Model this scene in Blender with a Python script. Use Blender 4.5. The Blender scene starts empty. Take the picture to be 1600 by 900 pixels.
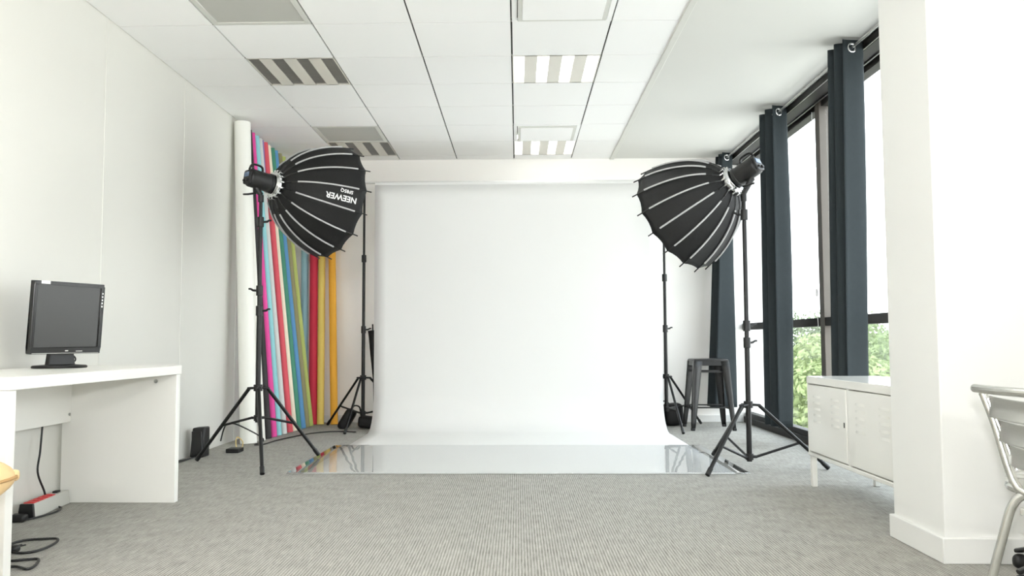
import bpy, math, random
from mathutils import Vector, Matrix, noise
random.seed(7)
C = bpy.context.scene.collection
PI = math.pi
V = Vector

# ------------------------------------------------------------------ camera
FPX, PITCH, YAW, ROLL, CX, HC = 1311.65, .0634, -.0229, -.0030, 778.33, .834
_cp, _sp, _cy, _sy, _cr, _sr = math.cos(PITCH), math.sin(PITCH), math.cos(YAW), math.sin(YAW), math.cos(ROLL), math.sin(ROLL)
FW = V((_sy*_cp, _cy*_cp, _sp)); R0 = V((_cy, -_sy, 0)); U0 = R0.cross(FW)
RT = _cr*R0 + _sr*U0; UP = -_sr*R0 + _cr*U0
def _ray(a, b): return FW + RT*((a-CX)/FPX) - UP*((b-450)/FPX)
def atz(a, b, z=0.0):
    d = _ray(a, b); return d*((z-HC)/d.z) + V((0, 0, HC))
def aty(a, b, Y):
    d = _ray(a, b); return d*(Y/d.y) + V((0, 0, HC))

cd = bpy.data.cameras.new('camera'); cam = bpy.data.objects.new('camera', cd); C.objects.link(cam)
cam.matrix_world = Matrix(((RT.x, UP.x, -FW.x, 0), (RT.y, UP.y, -FW.y, 0), (RT.z, UP.z, -FW.z, HC), (0, 0, 0, 1)))
cd.sensor_width = 36; cd.lens = 36*FPX/1600; cd.shift_x = (800-CX)/1600; cd.clip_start = .05; cd.clip_end = 300
bpy.context.scene.camera = cam

# ------------------------------------------------------------------ materials
def lin(c): 
    c /= 255
    return c/12.92 if c <= .04045 else ((c+.055)/1.055)**2.4
def rgb(r, g, b): return (lin(r), lin(g), lin(b), 1)
def mat(name, col, rough=.5, metal=0., vary=.05, vscale=6., bump=0., bscale=200., coat=0., spec=.5, emit=None, stretch=None):
    m = bpy.data.materials.new(name); m.use_nodes = True
    nt = m.node_tree; p = nt.nodes['Principled BSDF']; L = nt.links.new
    p.inputs['Roughness'].default_value = rough; p.inputs['Metallic'].default_value = metal
    p.inputs['Coat Weight'].default_value = coat; p.inputs['Coat Roughness'].default_value = .08
    p.inputs['Specular IOR Level'].default_value = spec
    tc = nt.nodes.new('ShaderNodeTexCoord'); mp = nt.nodes.new('ShaderNodeMapping'); L(tc.outputs['Object'], mp.inputs[0])
    if stretch: mp.inputs['Scale'].default_value = stretch
    n = nt.nodes.new('ShaderNodeTexNoise'); n.inputs['Scale'].default_value = vscale; n.inputs['Detail'].default_value = 4
    L(mp.outputs[0], n.inputs['Vector'])
    r = nt.nodes.new('ShaderNodeMapRange'); r.inputs['To Min'].default_value = 1-vary; r.inputs['To Max'].default_value = 1+vary
    L(n.outputs['Fac'], r.inputs['Value'])
    h = nt.nodes.new('ShaderNodeHueSaturation'); h.inputs['Color'].default_value = col
    L(r.outputs[0], h.inputs['Value']); L(h.outputs[0], p.inputs['Base Color'])
    if bump:
        n2 = nt.nodes.new('ShaderNodeTexNoise'); n2.inputs['Scale'].default_value = bscale; n2.inputs['Detail'].default_value = 3
        L(mp.outputs[0], n2.inputs['Vector'])
        b = nt.nodes.new('ShaderNodeBump'); b.inputs['Strength'].default_value = bump; b.inputs['Distance'].default_value = .01
        L(n2.outputs['Fac'], b.inputs['Height']); L(b.outputs[0], p.inputs['Normal'])
    if emit:
        p.inputs['Emission Color'].default_value = emit[0]; p.inputs['Emission Strength'].default_value = emit[1]
    return m
def glassy(name, ior, tint, rough, bump=0., bscale=(3, 40, 1), scale=1.):
    m = bpy.data.materials.new(name); m.use_nodes = True; nt = m.node_tree; nt.nodes.clear(); L = nt.links.new
    o = nt.nodes.new('ShaderNodeOutputMaterial'); mx = nt.nodes.new('ShaderNodeMixShader')
    t = nt.nodes.new('ShaderNodeBsdfTransparent'); t.inputs[0].default_value = tint
    g = nt.nodes.new('ShaderNodeBsdfGlossy'); g.inputs['Roughness'].default_value = rough
    f = nt.nodes.new('ShaderNodeFresnel')
    ge = nt.nodes.new('ShaderNodeNewGeometry'); mr = nt.nodes.new('ShaderNodeMapRange'); mr.inputs['To Min'].default_value = ior; mr.inputs['To Max'].default_value = 1/ior
    L(ge.outputs['Backfacing'], mr.inputs['Value']); L(mr.outputs[0], f.inputs['IOR'])
    L(f.outputs[0], mx.inputs[0]); L(t.outputs[0], mx.inputs[1]); L(g.outputs[0], mx.inputs[2]); L(mx.outputs[0], o.inputs[0])
    tc = nt.nodes.new('ShaderNodeTexCoord'); mp = nt.nodes.new('ShaderNodeMapping'); mp.inputs['Scale'].default_value = bscale
    n = nt.nodes.new('ShaderNodeTexNoise'); n.inputs['Scale'].default_value = scale; n.inputs['Detail'].default_value = 2
    b = nt.nodes.new('ShaderNodeBump'); b.inputs['Strength'].default_value = bump; b.inputs['Distance'].default_value = .01
    L(tc.outputs['Object'], mp.inputs[0]); L(mp.outputs[0], n.inputs['Vector']); L(n.outputs['Fac'], b.inputs['Height'])
    if bump: L(b.outputs[0], g.inputs['Normal'])
    return m

M = {}
M['wall'] = mat('wall_paint', rgb(219, 218, 212), .3, vary=.012, vscale=1.5, bump=.01, bscale=60)
M['wallback'] = mat('wall_back_paint', rgb(250, 248, 244), .14, vary=.01, vscale=1.2)
M['column'] = mat('column_paint', rgb(232, 232, 229), .5, vary=.01, bump=.02, bscale=80)
M['white_trim'] = mat('trim_white', rgb(228, 228, 225), .45, vary=.02)
M['plaster'] = mat('ceiling_plaster', rgb(212, 212, 207), .6, vary=.012, vscale=2)
M['tile'] = mat('ceiling_tile', rgb(247, 247, 246), .7, vary=.008, vscale=3, bump=.03, bscale=300)
M['gap'] = mat('ceiling_gap_dark', rgb(38, 38, 34), .8)
M['tbar'] = mat('ceiling_bar', rgb(138, 138, 131), .6)
M['moulding'] = mat('ceiling_moulding', rgb(212, 212, 206), .5)
M['black_metal'] = mat('black_metal', rgb(15, 15, 15), .38, 0, vary=.1, spec=.4)
M['black_plastic'] = mat('black_plastic', rgb(19, 19, 19), .45, vary=.1, bump=.05, bscale=400)
M['soft_black'] = mat('black_nylon', rgb(21, 21, 21), .62, vary=.1, vscale=30, bump=.12, bscale=45, spec=.35)
M['silver_lining'] = mat('silver_lining', rgb(205, 205, 205), .35, .6, vary=.05)
M['diffuser'] = mat('diffuser_white', rgb(238, 238, 238), .8)
M['piping'] = mat('reflective_piping', rgb(182, 182, 182), .5, 0, vary=.04, vscale=40)
M['chrome'] = mat('chrome', rgb(225, 226, 226), .16, 1., vary=.04)
M['alu'] = mat('brushed_aluminium', rgb(214, 214, 210), .24, 1., vary=.06, vscale=40, stretch=(1, 1, 12))
M['alu_slat'] = mat('ribbed_aluminium', rgb(206, 206, 203), .34, 1., vary=.08, vscale=60, stretch=(1, 1, 14))
M['steel'] = mat('steel', rgb(180, 180, 178), .3, 1.)
M['lettering'] = mat('white_lettering', rgb(235, 235, 235), .6)
M['paper'] = mat('white_paper', rgb(227, 227, 225), .75, vary=.006, vscale=1)
M['cardboard'] = mat('cardboard', rgb(176, 146, 108), .8, vary=.1)
M['desk'] = mat('desk_white', rgb(235, 234, 229), .28, vary=.012)
M['cabinet'] = mat('cabinet_white', rgb(232, 231, 225), .17, vary=.01, coat=.2)
M['curtain'] = mat('curtain_fabric', rgb(42, 49, 52), .8, vary=.1, vscale=30, bump=.06, bscale=500, spec=.3)
M['frame'] = mat('window_frame_bronze', rgb(24, 22, 20), .5, 0, vary=.06, spec=.25)
M['mullion'] = mat('mullion_bronze', rgb(100, 95, 89), .4, .3, vary=.05)
M['screen'] = mat('monitor_screen', rgb(56, 56, 55), .3, vary=.03)
M['bezel'] = mat('monitor_bezel', rgb(24, 24, 24), .2, vary=.05)
M['gunmetal'] = mat('stool_metal', rgb(30, 30, 29), .4, .0, vary=.1)
M['vent'] = mat('vent_grey', rgb(186, 186, 180), .7, vary=.05, vscale=250)
M['light_body'] = mat('light_body', rgb(224, 221, 212), .4, vary=.02)
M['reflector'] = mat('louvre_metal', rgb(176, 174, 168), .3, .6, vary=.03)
M['reflector_lit'] = mat('louvre_lit_white', rgb(240, 240, 238), .35, 0., vary=.03)  # louvre copy painted whiter so it looks lit by its tube
M['tube_off'] = mat('tube_off', rgb(235, 235, 228), .3)
M['tube_on'] = mat('tube_on', rgb(255, 255, 250), .3, emit=((.985, .99, 1, 1), 10.5))
M['strip_grey'] = mat('strip_grey', rgb(196, 196, 190), .4)
M['red'] = mat('socket_red', rgb(204, 28, 38), .35)
M['leather'] = mat('tan_leather', rgb(230, 196, 143), .42, vary=.06, vscale=9, bump=.08, bscale=60)
M['leather_dark'] = mat('tan_seam', rgb(176, 138, 88), .55)
M['yellow_cord'] = mat('yellow_cord', rgb(214, 188, 120), .5)
M['bark'] = mat('bark', rgb(92, 78, 60), .9, vary=.2, bump=.4, bscale=20)
M['sticker'] = mat('sticker_white', rgb(236, 236, 236), .5)
M['lcd'] = mat('lcd_blue_reflection', rgb(92, 112, 140), .2, vary=.05)  # bluish reflection on the rear screen, put into its base colour
M['glass'] = glassy('window_glass', 1.35, (.97, .985, .98, 1), .0)
M['film'] = glassy('clear_acrylic', 1.55, (.985, .99, .992, 1), .004, bump=.0, bscale=(1.0, 7, 1), scale=1.6)
M['film_under'] = glassy('clear_acrylic_contact_face', 1.02, (1, 1, 1, 1), .0)
M['ground'] = mat('ground_pale_bounce', rgb(206, 202, 196), .9, vary=.12, vscale=.4)  # ground tone lightened to bounce sunlight up to the ceiling
def foliage_mat(name, c1, c2):
    m = mat(name, c1, .55, vary=.3, vscale=1.5, spec=.3); nt = m.node_tree; p = nt.nodes['Principled BSDF']
    o = nt.nodes['Material Output']; t = nt.nodes.new('ShaderNodeBsdfTranslucent'); t.inputs[0].default_value = c1; mx = nt.nodes.new('ShaderNodeMixShader'); mx.inputs[0].default_value = .4
    nt.links.new(p.outputs[0], mx.inputs[1]); nt.links.new(t.outputs[0], mx.inputs[2]); nt.links.new(mx.outputs[0], o.inputs[0])
    return m
M['leaf'] = foliage_mat('leaf_green', rgb(112, 128, 88), 0)
M['leaf_light'] = foliage_mat('leaf_light_green', rgb(134, 148, 104), 0)
M['leaf_deep'] = foliage_mat('leaf_deep_green', rgb(98, 114, 84), 0)

def carpet():
    m = bpy.data.materials.new('ribbed_carpet'); m.use_nodes = True; nt = m.node_tree; L = nt.links.new
    p = nt.nodes['Principled BSDF']; p.inputs['Roughness'].default_value = .92; p.inputs['Specular IOR Level'].default_value = .2
    tc = nt.nodes.new('ShaderNodeTexCoord')
    mp = nt.nodes.new('ShaderNodeMapping'); mp.inputs['Rotation'].default_value = (0, 0, 0); L(tc.outputs['Object'], mp.inputs[0])
    w = nt.nodes.new('ShaderNodeTexWave'); w.wave_type = 'BANDS'; w.bands_direction = 'X'; w.wave_profile = 'SIN'
    w.inputs['Scale'].default_value = 27; w.inputs['Distortion'].default_value = 2.2; w.inputs['Detail'].default_value = 3; w.inputs['Detail Scale'].default_value = 6
    L(mp.outputs[0], w.inputs['Vector'])
    s = nt.nodes.new('ShaderNodeMapping'); s.inputs['Scale'].default_value = (1, .07, 1); L(tc.outputs['Object'], s.inputs[0])
    n = nt.nodes.new('ShaderNodeTexNoise'); n.inputs['Scale'].default_value = 150; n.inputs['Detail'].default_value = 6; L(s.outputs[0], n.inputs['Vector'])
    n3 = nt.nodes.new('ShaderNodeTexNoise'); n3.inputs['Scale'].default_value = 9; n3.inputs['Detail'].default_value = 8; L(tc.outputs['Object'], n3.inputs['Vector'])
    a = nt.nodes.new('ShaderNodeMath'); a.operation = 'MULTIPLY_ADD'; L(w.outputs['Fac'], a.inputs[0]); a.inputs[1].default_value = .36; 
    k = nt.nodes.new('ShaderNodeMath'); k.operation = 'MULTIPLY'; L(n.outputs['Fac'], k.inputs[0]); k.inputs[1].default_value = .62
    L(k.outputs[0], a.inputs[2])
    a2 = nt.nodes.new('ShaderNodeMath'); a2.operation = 'MULTIPLY_ADD'; L(n3.outputs['Fac'], a2.inputs[0]); a2.inputs[1].default_value = .22; L(a.outputs[0], a2.inputs[2])
    cr = nt.nodes.new('ShaderNodeValToRGB'); L(a2.outputs[0], cr.inputs[0])
    cr.color_ramp.elements[0].position = .3; cr.color_ramp.elements[0].color = rgb(112, 110, 105)
    cr.color_ramp.elements[1].position = 1.0; cr.color_ramp.elements[1].color = rgb(200, 198, 191)
    L(cr.outputs[0], p.inputs['Base Color'])
    b = nt.nodes.new('ShaderNodeBump'); b.inputs['Strength'].default_value = .5; b.inputs['Distance'].default_value = .004
    L(a.outputs[0], b.inputs['Height']); L(b.outputs[0], p.inputs['Normal'])
    return m
M['carpet'] = carpet()

# ------------------------------------------------------------------ mesh builder
def smooth_path(pts, n=6, closed=False):
    pts = [V(p) for p in pts]; out = []; N = len(pts)
    rng = range(N) if closed else range(N-1)
    for i in rng:
        if closed: p0, p1, p2, p3 = pts[i-1], pts[i], pts[(i+1) % N], pts[(i+2) % N]
        else: p0, p1, p2, p3 = pts[max(i-1, 0)], pts[i], pts[i+1], pts[min(i+2, N-1)]
        for k in range(n):
            t = k/n
            out.append(.5*((2*p1)+(p2-p0)*t+(2*p0-5*p1+4*p2-p3)*t*t+(3*p1-p0-3*p2+p3)*t**3))
    if not closed: out.append(pts[-1])
    return out
class MB:
    def __init__(s): s.v = []; s.f = []; s.mi = []; s.cur = 0
    def add(s, vs, fs):
        o = len(s.v); s.v += [tuple(x) for x in vs]; s.f += [tuple(i+o for i in f) for f in fs]; s.mi += [s.cur]*len(fs); return s
    def box(s, x0, y0, z0, x1, y1, z1, T=None):
        vs = [V((x, y, z)) for x in (x0, x1) for y in (y0, y1) for z in (z0, z1)]
        if T: vs = [T @ v for v in vs]
        return s.add(vs, [(0, 1, 3, 2), (4, 6, 7, 5), (0, 4, 5, 1), (2, 3, 7, 6), (0, 2, 6, 4), (1, 5, 7, 3)])
    def hexa(s, b, t):   # four bottom and four top corners (counter-clockwise from above)
        return s.add([V(p) for p in b]+[V(p) for p in t], [(3, 2, 1, 0), (4, 5, 6, 7)]+[(i, (i+1) % 4, 4+(i+1) % 4, 4+i) for i in range(4)])
    def tube(s, pts, r, n=10, closed=False, caps=True, flat=1., ref=None):
        pts = [V(p) for p in pts]; N = len(pts); rs = r if isinstance(r, (list, tuple)) else [r]*N
        rings = []; prev = None
        for i, p in enumerate(pts):
            if closed: t = pts[(i+1) % N]-pts[i-1]
            else: t = pts[min(i+1, N-1)]-pts[max(i-1, 0)]
            t = t.normalized() if t.length > 1e-9 else V((0, 0, 1))
            if prev is None:
                a = V(ref) if ref else (V((0, 0, 1)) if abs(t.z) < .9 else V((1, 0, 0)))
            else: a = prev
            a = (a-t*a.dot(t)); a = a.normalized() if a.length > 1e-6 else t.orthogonal().normalized()
            prev = a; b = t.cross(a)
            rings.append([p+(a*math.cos(2*PI*k/n)*flat+b*math.sin(2*PI*k/n))*rs[i] for k in range(n)])
        vs = [q for R_ in rings for q in R_]; fs = []
        for i in range(N if closed else N-1):
            j = (i+1) % N
            for k in range(n): fs.append((i*n+k, i*n+(k+1) % n, j*n+(k+1) % n, j*n+k))
        if caps and not closed: fs += [tuple(range(n-1, -1, -1)), tuple((N-1)*n+k for k in range(n))]
        return s.add(vs, fs)
    def cyl(s, a, b, r0, r1=None, n=16): return s.tube([a, b], [r0, r0 if r1 is None else r1], n)
    def lathe(s, prof, T=None, n=32, close=False):   # prof: (r, z) list around local z
        vs = []; fs = []; N = len(prof)
        for r, z in prof:
            for k in range(n): vs.append(V((r*math.cos(2*PI*k/n), r*math.sin(2*PI*k/n), z)))
        for i in range(N if close else N-1):
            j = (i+1) % N
            for k in range(n): fs.append((i*n+k, i*n+(k+1) % n, j*n+(k+1) % n, j*n+k))
        if not close:
            if prof[0][0] > 1e-6: fs.append(tuple(range(n-1, -1, -1)))
            if prof[-1][0] > 1e-6: fs.append(tuple((N-1)*n+k for k in range(n)))
        if T: vs = [T @ v for v in vs]
        return s.add(vs, fs)
    def sell(s, c, rad, e1=.5, e2=.5, T=None, nu=28, nv=16):   # superellipsoid
        sg = lambda x, e: math.copysign(abs(x)**e, x)
        vs = []; fs = []
        for i in range(nv+1):
            a = -PI/2+PI*i/nv
            for k in range(nu):
                b = 2*PI*k/nu
                vs.append(V((rad[0]*sg(math.cos(a), e1)*sg(math.cos(b), e2), rad[1]*sg(math.cos(a), e1)*sg(math.sin(b), e2), rad[2]*sg(math.sin(a), e1))))
        for i in range(nv):
            for k in range(nu): fs.append((i*nu+k, i*nu+(k+1) % nu, (i+1)*nu+(k+1) % nu, (i+1)*nu+k))
        vs = [(T @ v if T else v)+V(c) for v in vs]
        return s.add(vs, fs)
    def grid(s, rows, closed=False):
        n = len(rows[0]); fs = []
        for i in range(len(rows)-1):
            for k in range(n if closed else n-1): fs.append((i*n+k, i*n+(k+1) % n, (i+1)*n+(k+1) % n, (i+1)*n+k))
        return s.add([p for r in rows for p in r], fs)
    def build(s, name, m, parent=None, bevel=0., smooth=True, ang=35, solid=None, seg=2):
        me = bpy.data.meshes.new(name); me.from_pydata(s.v, [], s.f)
        ms = m if isinstance(m, (list, tuple)) else [m]
        for x in ms: me.materials.append(M[x] if isinstance(x, str) else x)
        for p, i in zip(me.polygons, s.mi): p.material_index = i
        import bmesh
        bm = bmesh.new(); bm.from_mesh(me); bmesh.ops.remove_doubles(bm, verts=bm.verts, dist=1e-6); bmesh.ops.recalc_face_normals(bm, faces=bm.faces) if solid is None else None
        bm.to_mesh(me); bm.free()
        if smooth:
            me.shade_smooth(); me.set_sharp_from_angle(angle=math.radians(ang))
        o = bpy.data.objects.new(name, me); C.objects.link(o)
        if parent: o.parent = parent
        if solid:
            d = o.modifiers.new('solid', 'SOLIDIFY'); d.thickness = solid[0]; d.offset = solid[1]
            if len(solid) > 2: d.material_offset = solid[2]
        if bevel:
            b = o.modifiers.new('bevel', 'BEVEL'); b.width = bevel; b.segments = seg; b.limit_method = 'ANGLE'; b.angle_limit = math.radians(40); b.harden_normals = False
        return o
def tag(o, label, cat, group=None, kind=None):
    o['label'] = label; o['category'] = cat
    if group: o['group'] = group
    if kind: o['kind'] = kind
    return o
def thing(name, label, cat, loc=(0, 0, 0), rz=0., group=None):
    o = bpy.data.objects.new(name, None); C.objects.link(o); o.location = loc; o.rotation_euler = (0, 0, rz); o.empty_display_size = .1
    return tag(o, label, cat, group)
def struct(o):
    o['kind'] = 'structure'; return o
def copy_tree(o, parent=None):
    c = o.copy(); C.objects.link(c)
    if parent: c.parent = parent
    for ch in list(o.children): copy_tree(ch, c)
    return c
def frame_of(d, up=(0, 0, 1)):   # matrix whose z axis is d
    z = V(d).normalized(); x = V(up).cross(z).normalized(); y = z.cross(x)
    return Matrix(((x.x, y.x, z.x, 0), (x.y, y.y, z.y, 0), (x.z, y.z, z.z, 0), (0, 0, 0, 1)))

# ------------------------------------------------------------------ room
XL, XR, YB, YF, H = -2.411, 2.42, 8.733, -4.2, 2.745
XS = 2.315
def lab(o, l, c): o['label'] = l; o['category'] = c; return struct(o)
b = MB(); b.box(XL-.2, YF-.2, -.12, XR+.1, YB+.2, 0); lab(b.build('floor', 'carpet'), 'grey ribbed carpet floor of the studio room', 'floor')
b = MB(); b.box(XL-.15, YF-.15, 0, XL, YB+.15, H+.2)
wl = lab(b.build('wall_left', 'wall'), 'long off-white panelled wall behind the desk', 'wall')
for y in (-3.53, -2.365, -1.2, -.03, 1.135, 2.3, 3.635, 4.80, 5.965, 7.13, 8.295):
    q = MB(); q.box(XL-.001, y-.012, 0, XL+.003, y+.012, H-.004); q.build('seam_strip', 'wall', wl, bevel=.001)
b = MB(); b.box(XL, YB, 0, XR+.15, YB+.15, H+.2); lab(b.build('wall_back', 'wallback'), 'glossy off-white wall behind the white paper backdrop', 'wall')
b = MB(); b.box(XL-.15, YF-.15, 0, XR+.15, YF, H+.2); lab(b.build('wall_front', 'wall'), 'off-white wall behind the viewer', 'wall')
b = MB(); b.box(XL+.0, YB-.012, 0, 2.3, YB, .075); lab(b.build('baseboard_back', 'white_trim', bevel=.003), 'low white baseboard along the back wall', 'baseboard')
# column
b = MB(); b.box(1.597, 3.235, 0, XR+.15, 3.66, H+.1); lab(b.build('wall_column', 'column', bevel=.004), 'white square column jutting out beside the window', 'column')
b = MB(); b.box(1.582, 3.22, 0, XR, 3.675, .096); lab(b.build('baseboard_column', 'white_trim', bevel=.004), 'white skirting around the foot of the column', 'baseboard')
# right wall, front part, with an unseen window opening added for daylight
b = MB()
for (y0, y1, z0, z1) in ((YF, -3.4, 0, H+.1), (-.4, 3.235, 0, H+.1), (-3.4, -.4, 0, .12), (-3.4, -.4, 2.62, H+.1)): b.box(XR, y0, z0, XR+.15, y1, z1)
lab(b.build('wall_right', 'wall'), 'white wall on the viewer side of the column with an added window opening', 'wall')

# ceiling: grid of tiles with dark gaps, plain plaster on the window side
GX = [XL, -1.829, -1.229, -.629, -.029, .571, .980]
GY = [4.923+.6*k for k in range(-16, 7)]+[YB]
GY = [YF]+[y for y in GY if y > YF+.05]
special = {}
r0 = 4.923
def rowi(y): return round((y-r0)/.6)
skip = {(1, -1), (1, 1), (1, 4), (1, 5), (4, -1), (4, 1), (4, 4), (4, 5), (1, -3), (4, -3), (1, -5), (4, -5), (1, -9), (4, -9)}
b = MB(); b.cur = 0
for i in range(len(GX)-1):
    for j in range(len(GY)-1):
        y0, y1 = GY[j], GY[j+1]
        if (i, rowi(y0)) in skip and y1-y0 > .5: continue
        b.box(GX[i]+(.0055 if i else .004), y0+.0035, H, GX[i+1]-.0055, y1-.0035, H+.02)
b.cur = 1; b.box(XL, YF, H+.09, XR+.1, YB, H+.2)
b.cur = 2
for y in GY[1:-1]:
    b.box(XL, y-.004, H+.003, .98, y+.004, H+.012)
b.cur = 3
for x in GX[1:-1]: b.box(x-.012, YF, H+.012, x+.012, YB, H+.03)
b.box(XL, YF, H+.012, XL+.012, YB, H+.03)
b.cur = 4; b.box(1.0, YF, H, XR+.1, YB, H+.05)
lab(b.build('ceiling', ['tile', 'gap', 'tbar', 'gap', 'plaster'], smooth=False), 'white tiled suspended ceiling with a plain strip by the window', 'ceiling')
b = MB(); b.box(.974, YF, H-.012, 1.02, YB, H+.02); lab(b.build('trim_1', 'moulding', bevel=.005), 'pale moulding where the ceiling tiles end', 'trim')

# ------------------------------------------------------------------ windows
def window(name, y0, y1, posts, z0, z1, label):
    b = MB(); g = .004
    b.box(XS, y0, z0, XS+.11, y1, z0+.06)                       # upstand
    b.box(XS+.02, y0, z0+.06, XS+.1, y1, z0+.105)               # bottom rail
    b.box(XS+.005, y0, .942, XS+.085, y1, 1.008)                # transom
    b.box(2.20, y0, 2.665, XS+.11, y1, z1-.004)                 # head box
    b.box(XS+.02, y0, 2.625, XS+.1, y1, 2.665)
    w = lab(b.build(name, 'frame', bevel=.004), label, 'window')
    t = MB(); t.box(2.192, y0, 2.725, 2.2, y1, 2.735); t.box(2.195, y0, 2.668, 2.2, y1, 2.673); t.box(2.302, y0, 2.652, 2.31, y1, 2.66); t.build('track', 'steel', w)
    for p in posts:
        q = MB(); q.box(XS, p, z0+.06, XS+.1, p+.09, 2.665); q.build('mullion', 'mullion', w, bevel=.004)
    e = [y0]+[p for p in posts]+[y1]
    for a, c in zip(e[:-1], e[1:]):
        for (za, zc) in ((z0+.1, .945), (1.005, 2.63)):
            q = MB(); q.box(XS+.052, a+.005, za, XS+.058, c-.005, zc); q.build('pane', 'glass', w)
    return w
window('window_1', 3.675, YB-.002, [4.3, 6.392], 0, H, 'floor to ceiling dark framed window beyond the column')
window('window_added', -3.4, -.4, [-2.0], .12, H-.02, 'unseen dark framed window added on the viewer side to light the room')  # added out of view to let daylight in from the viewer side

# ------------------------------------------------------------------ ceiling fittings
def troffer(x, y, on, label):
    t = thing('ceiling_light', label, 'ceiling light', (x, y, H), 0, 'louvred ceiling lights')
    b = MB(); ch = [(.012, .085), (.172, .252), (.340, .420), (.507, .588)]
    xs = [.003]+[c for p in ch for c in p]+[.597]
    for k in range(0, len(xs), 2): b.box(xs[k]-.3, -.297, 0, xs[k+1]-.3, .297, .012)
    b.box(-.297, -.297, 0, .297, -.285, .012); b.box(-.297, .285, 0, .297, .297, .012); b.box(-.298, -.298, .075, .298, .298, .085)
    b.build('housing', 'light_body', t, bevel=.001)
    for (a, c) in ch:
        a -= .3; c -= .3; m = (a+c)/2; q = MB()
        rows = []
        for k in range(9):
            an = PI*k/8; xx = m-(c-a)/2*math.cos(an); zz = .068*math.sin(an)**.8
            rows.append([V((xx, -.284, zz)), V((xx, .284, zz))])
        q.grid(rows)
        n = 16
        for k in range(1, n):
            y = -.284+.568*k/n
            q.box(a+.002, y-.001, .0, c-.002, y+.001, .026)
        lv = q.build('louvre', 'reflector', t)
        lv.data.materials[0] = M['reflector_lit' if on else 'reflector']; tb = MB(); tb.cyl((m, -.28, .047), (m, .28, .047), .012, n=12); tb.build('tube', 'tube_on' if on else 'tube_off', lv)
    return t
def cy(k): return r0+.6*k+.3
troffer(-1.529, cy(1), False, 'unlit louvred ceiling light nearer the viewer, over the desk side')
troffer(-1.529, cy(5), False, 'unlit louvred ceiling light over the coloured paper rolls')
troffer(.271, cy(1), True, 'lit louvred ceiling light nearer the viewer, window side of the tiles')
troffer(.271, cy(5), True, 'lit louvred ceiling light just above the white backdrop')
def vent(x, y, label):
    t = thing('ceiling_vent', label, 'vent', (x, y, H), 0, 'grey ceiling vents')
    b = MB()
    for (a, c, d, e) in ((-.296, -.296, .296, -.262), (-.296, .262, .296, .296), (-.296, -.262, -.262, .262), (.262, -.262, .296, .262)): b.box(a, c, -.002, d, e, .014)
    b.build('frame', 'moulding', t, bevel=.002)
    q = MB(); q.box(-.263, -.263, .004, .263, .263, .014)
    q.build('grille', 'vent', t)
vent(-1.529, cy(-1), 'square grey ceiling vent nearer the viewer, cut by the photo top')
vent(-1.529, cy(4), 'square grey ceiling vent beside the far unlit light')
def panel(x, y, label):
    t = thing('ceiling_panel', label, 'ceiling panel', (x, y, H), 0, 'white framed ceiling panels')
    b = MB()
    for (a, c, d, e) in ((-.296, -.296, .296, -.266), (-.296, .266, .296, .296), (-.296, -.266, -.266, .266), (.266, -.266, .296, .266)): b.box(a, c, -.004, d, e, .012)
    b.build('frame', 'tile', t, bevel=.002)
    q = MB(); q.box(-.262, -.262, -.014, .262, .262, .004); q.cur = 1; q.box(-.235, -.235, -.018, .235, .235, -.012)
    q.build('cover', ['moulding', 'tile'], t, bevel=.003)
panel(.271, cy(-1), 'white framed square ceiling panel nearer the viewer, cut by the photo top')
panel(.271, cy(4), 'white framed square ceiling panel beside the far lit light')
for k in (-3, -5, -9):   # unseen lit fittings, added to raise the ambient light of the room
    troffer(-1.529, cy(k), True, 'lit louvred ceiling light over the desk side, out of the picture'); troffer(.271, cy(k), True, 'lit louvred ceiling light, window side, out of the picture')
b = MB(); b.lathe([(.0, -.0), (.03, .0), (.03, .012), (.024, .026), (.01, .032), (0, .033)], Matrix.Translation((1.97, YB-.0, 2.70)) @ Matrix.Rotation(PI/2, 4, 'X'))
tag(b.build('wall_sensor', 'white_trim'), 'tiny white dome sensor high on the back wall', 'sensor')

# ------------------------------------------------------------------ paper backdrop
t = thing('paper_backdrop', 'wide white seamless paper backdrop sweeping down onto the floor', 'backdrop', (0, 8.02, 0))
W0, W1 = -1.362, 1.362; YT = 8.0
prof = [V((0, YT-.042, 2.335))]
for k in range(1, 14): prof.append(V((0, YT-.044, 2.335-(2.335-.33)*k/13)))
for k in range(1, 13):
    a = PI/2*k/12; prof.append(V((0, YT-.044-.33*(1-math.cos(a)), .33-.328*math.sin(a))))
ye = prof[-1].y
for k in range(1, 25): prof.append(V((0, ye-(ye-5.345)*k/24, .002)))
rows = []
for i, p in enumerate(prof):
    row = []
    for k in range(25):
        x = W0+(W1-W0)*k/24
        z = p.z; y = p.y
        if p.z < .01: z += .0006*(noise.noise(V((x*3, y*3, 0)))+1)
        else: y += .004*noise.noise(V((x*1.5, z*.7, 3)))
        if i == len(prof)-1: y += .006*noise.noise(V((x*4, 0, 9)))
        row.append(V((x, y-8.02, z)))
    rows.append(row)
b = MB(); b.grid(rows); b.build('paper_sheet', 'paper', t, solid=(.001, 0))
b = MB(); b.cyl((W0, YT-8.02, 2.335), (W1, YT-8.02, 2.335), .041, n=28); b.build('paper_roll_core', 'paper', t, ang=50)

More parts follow.
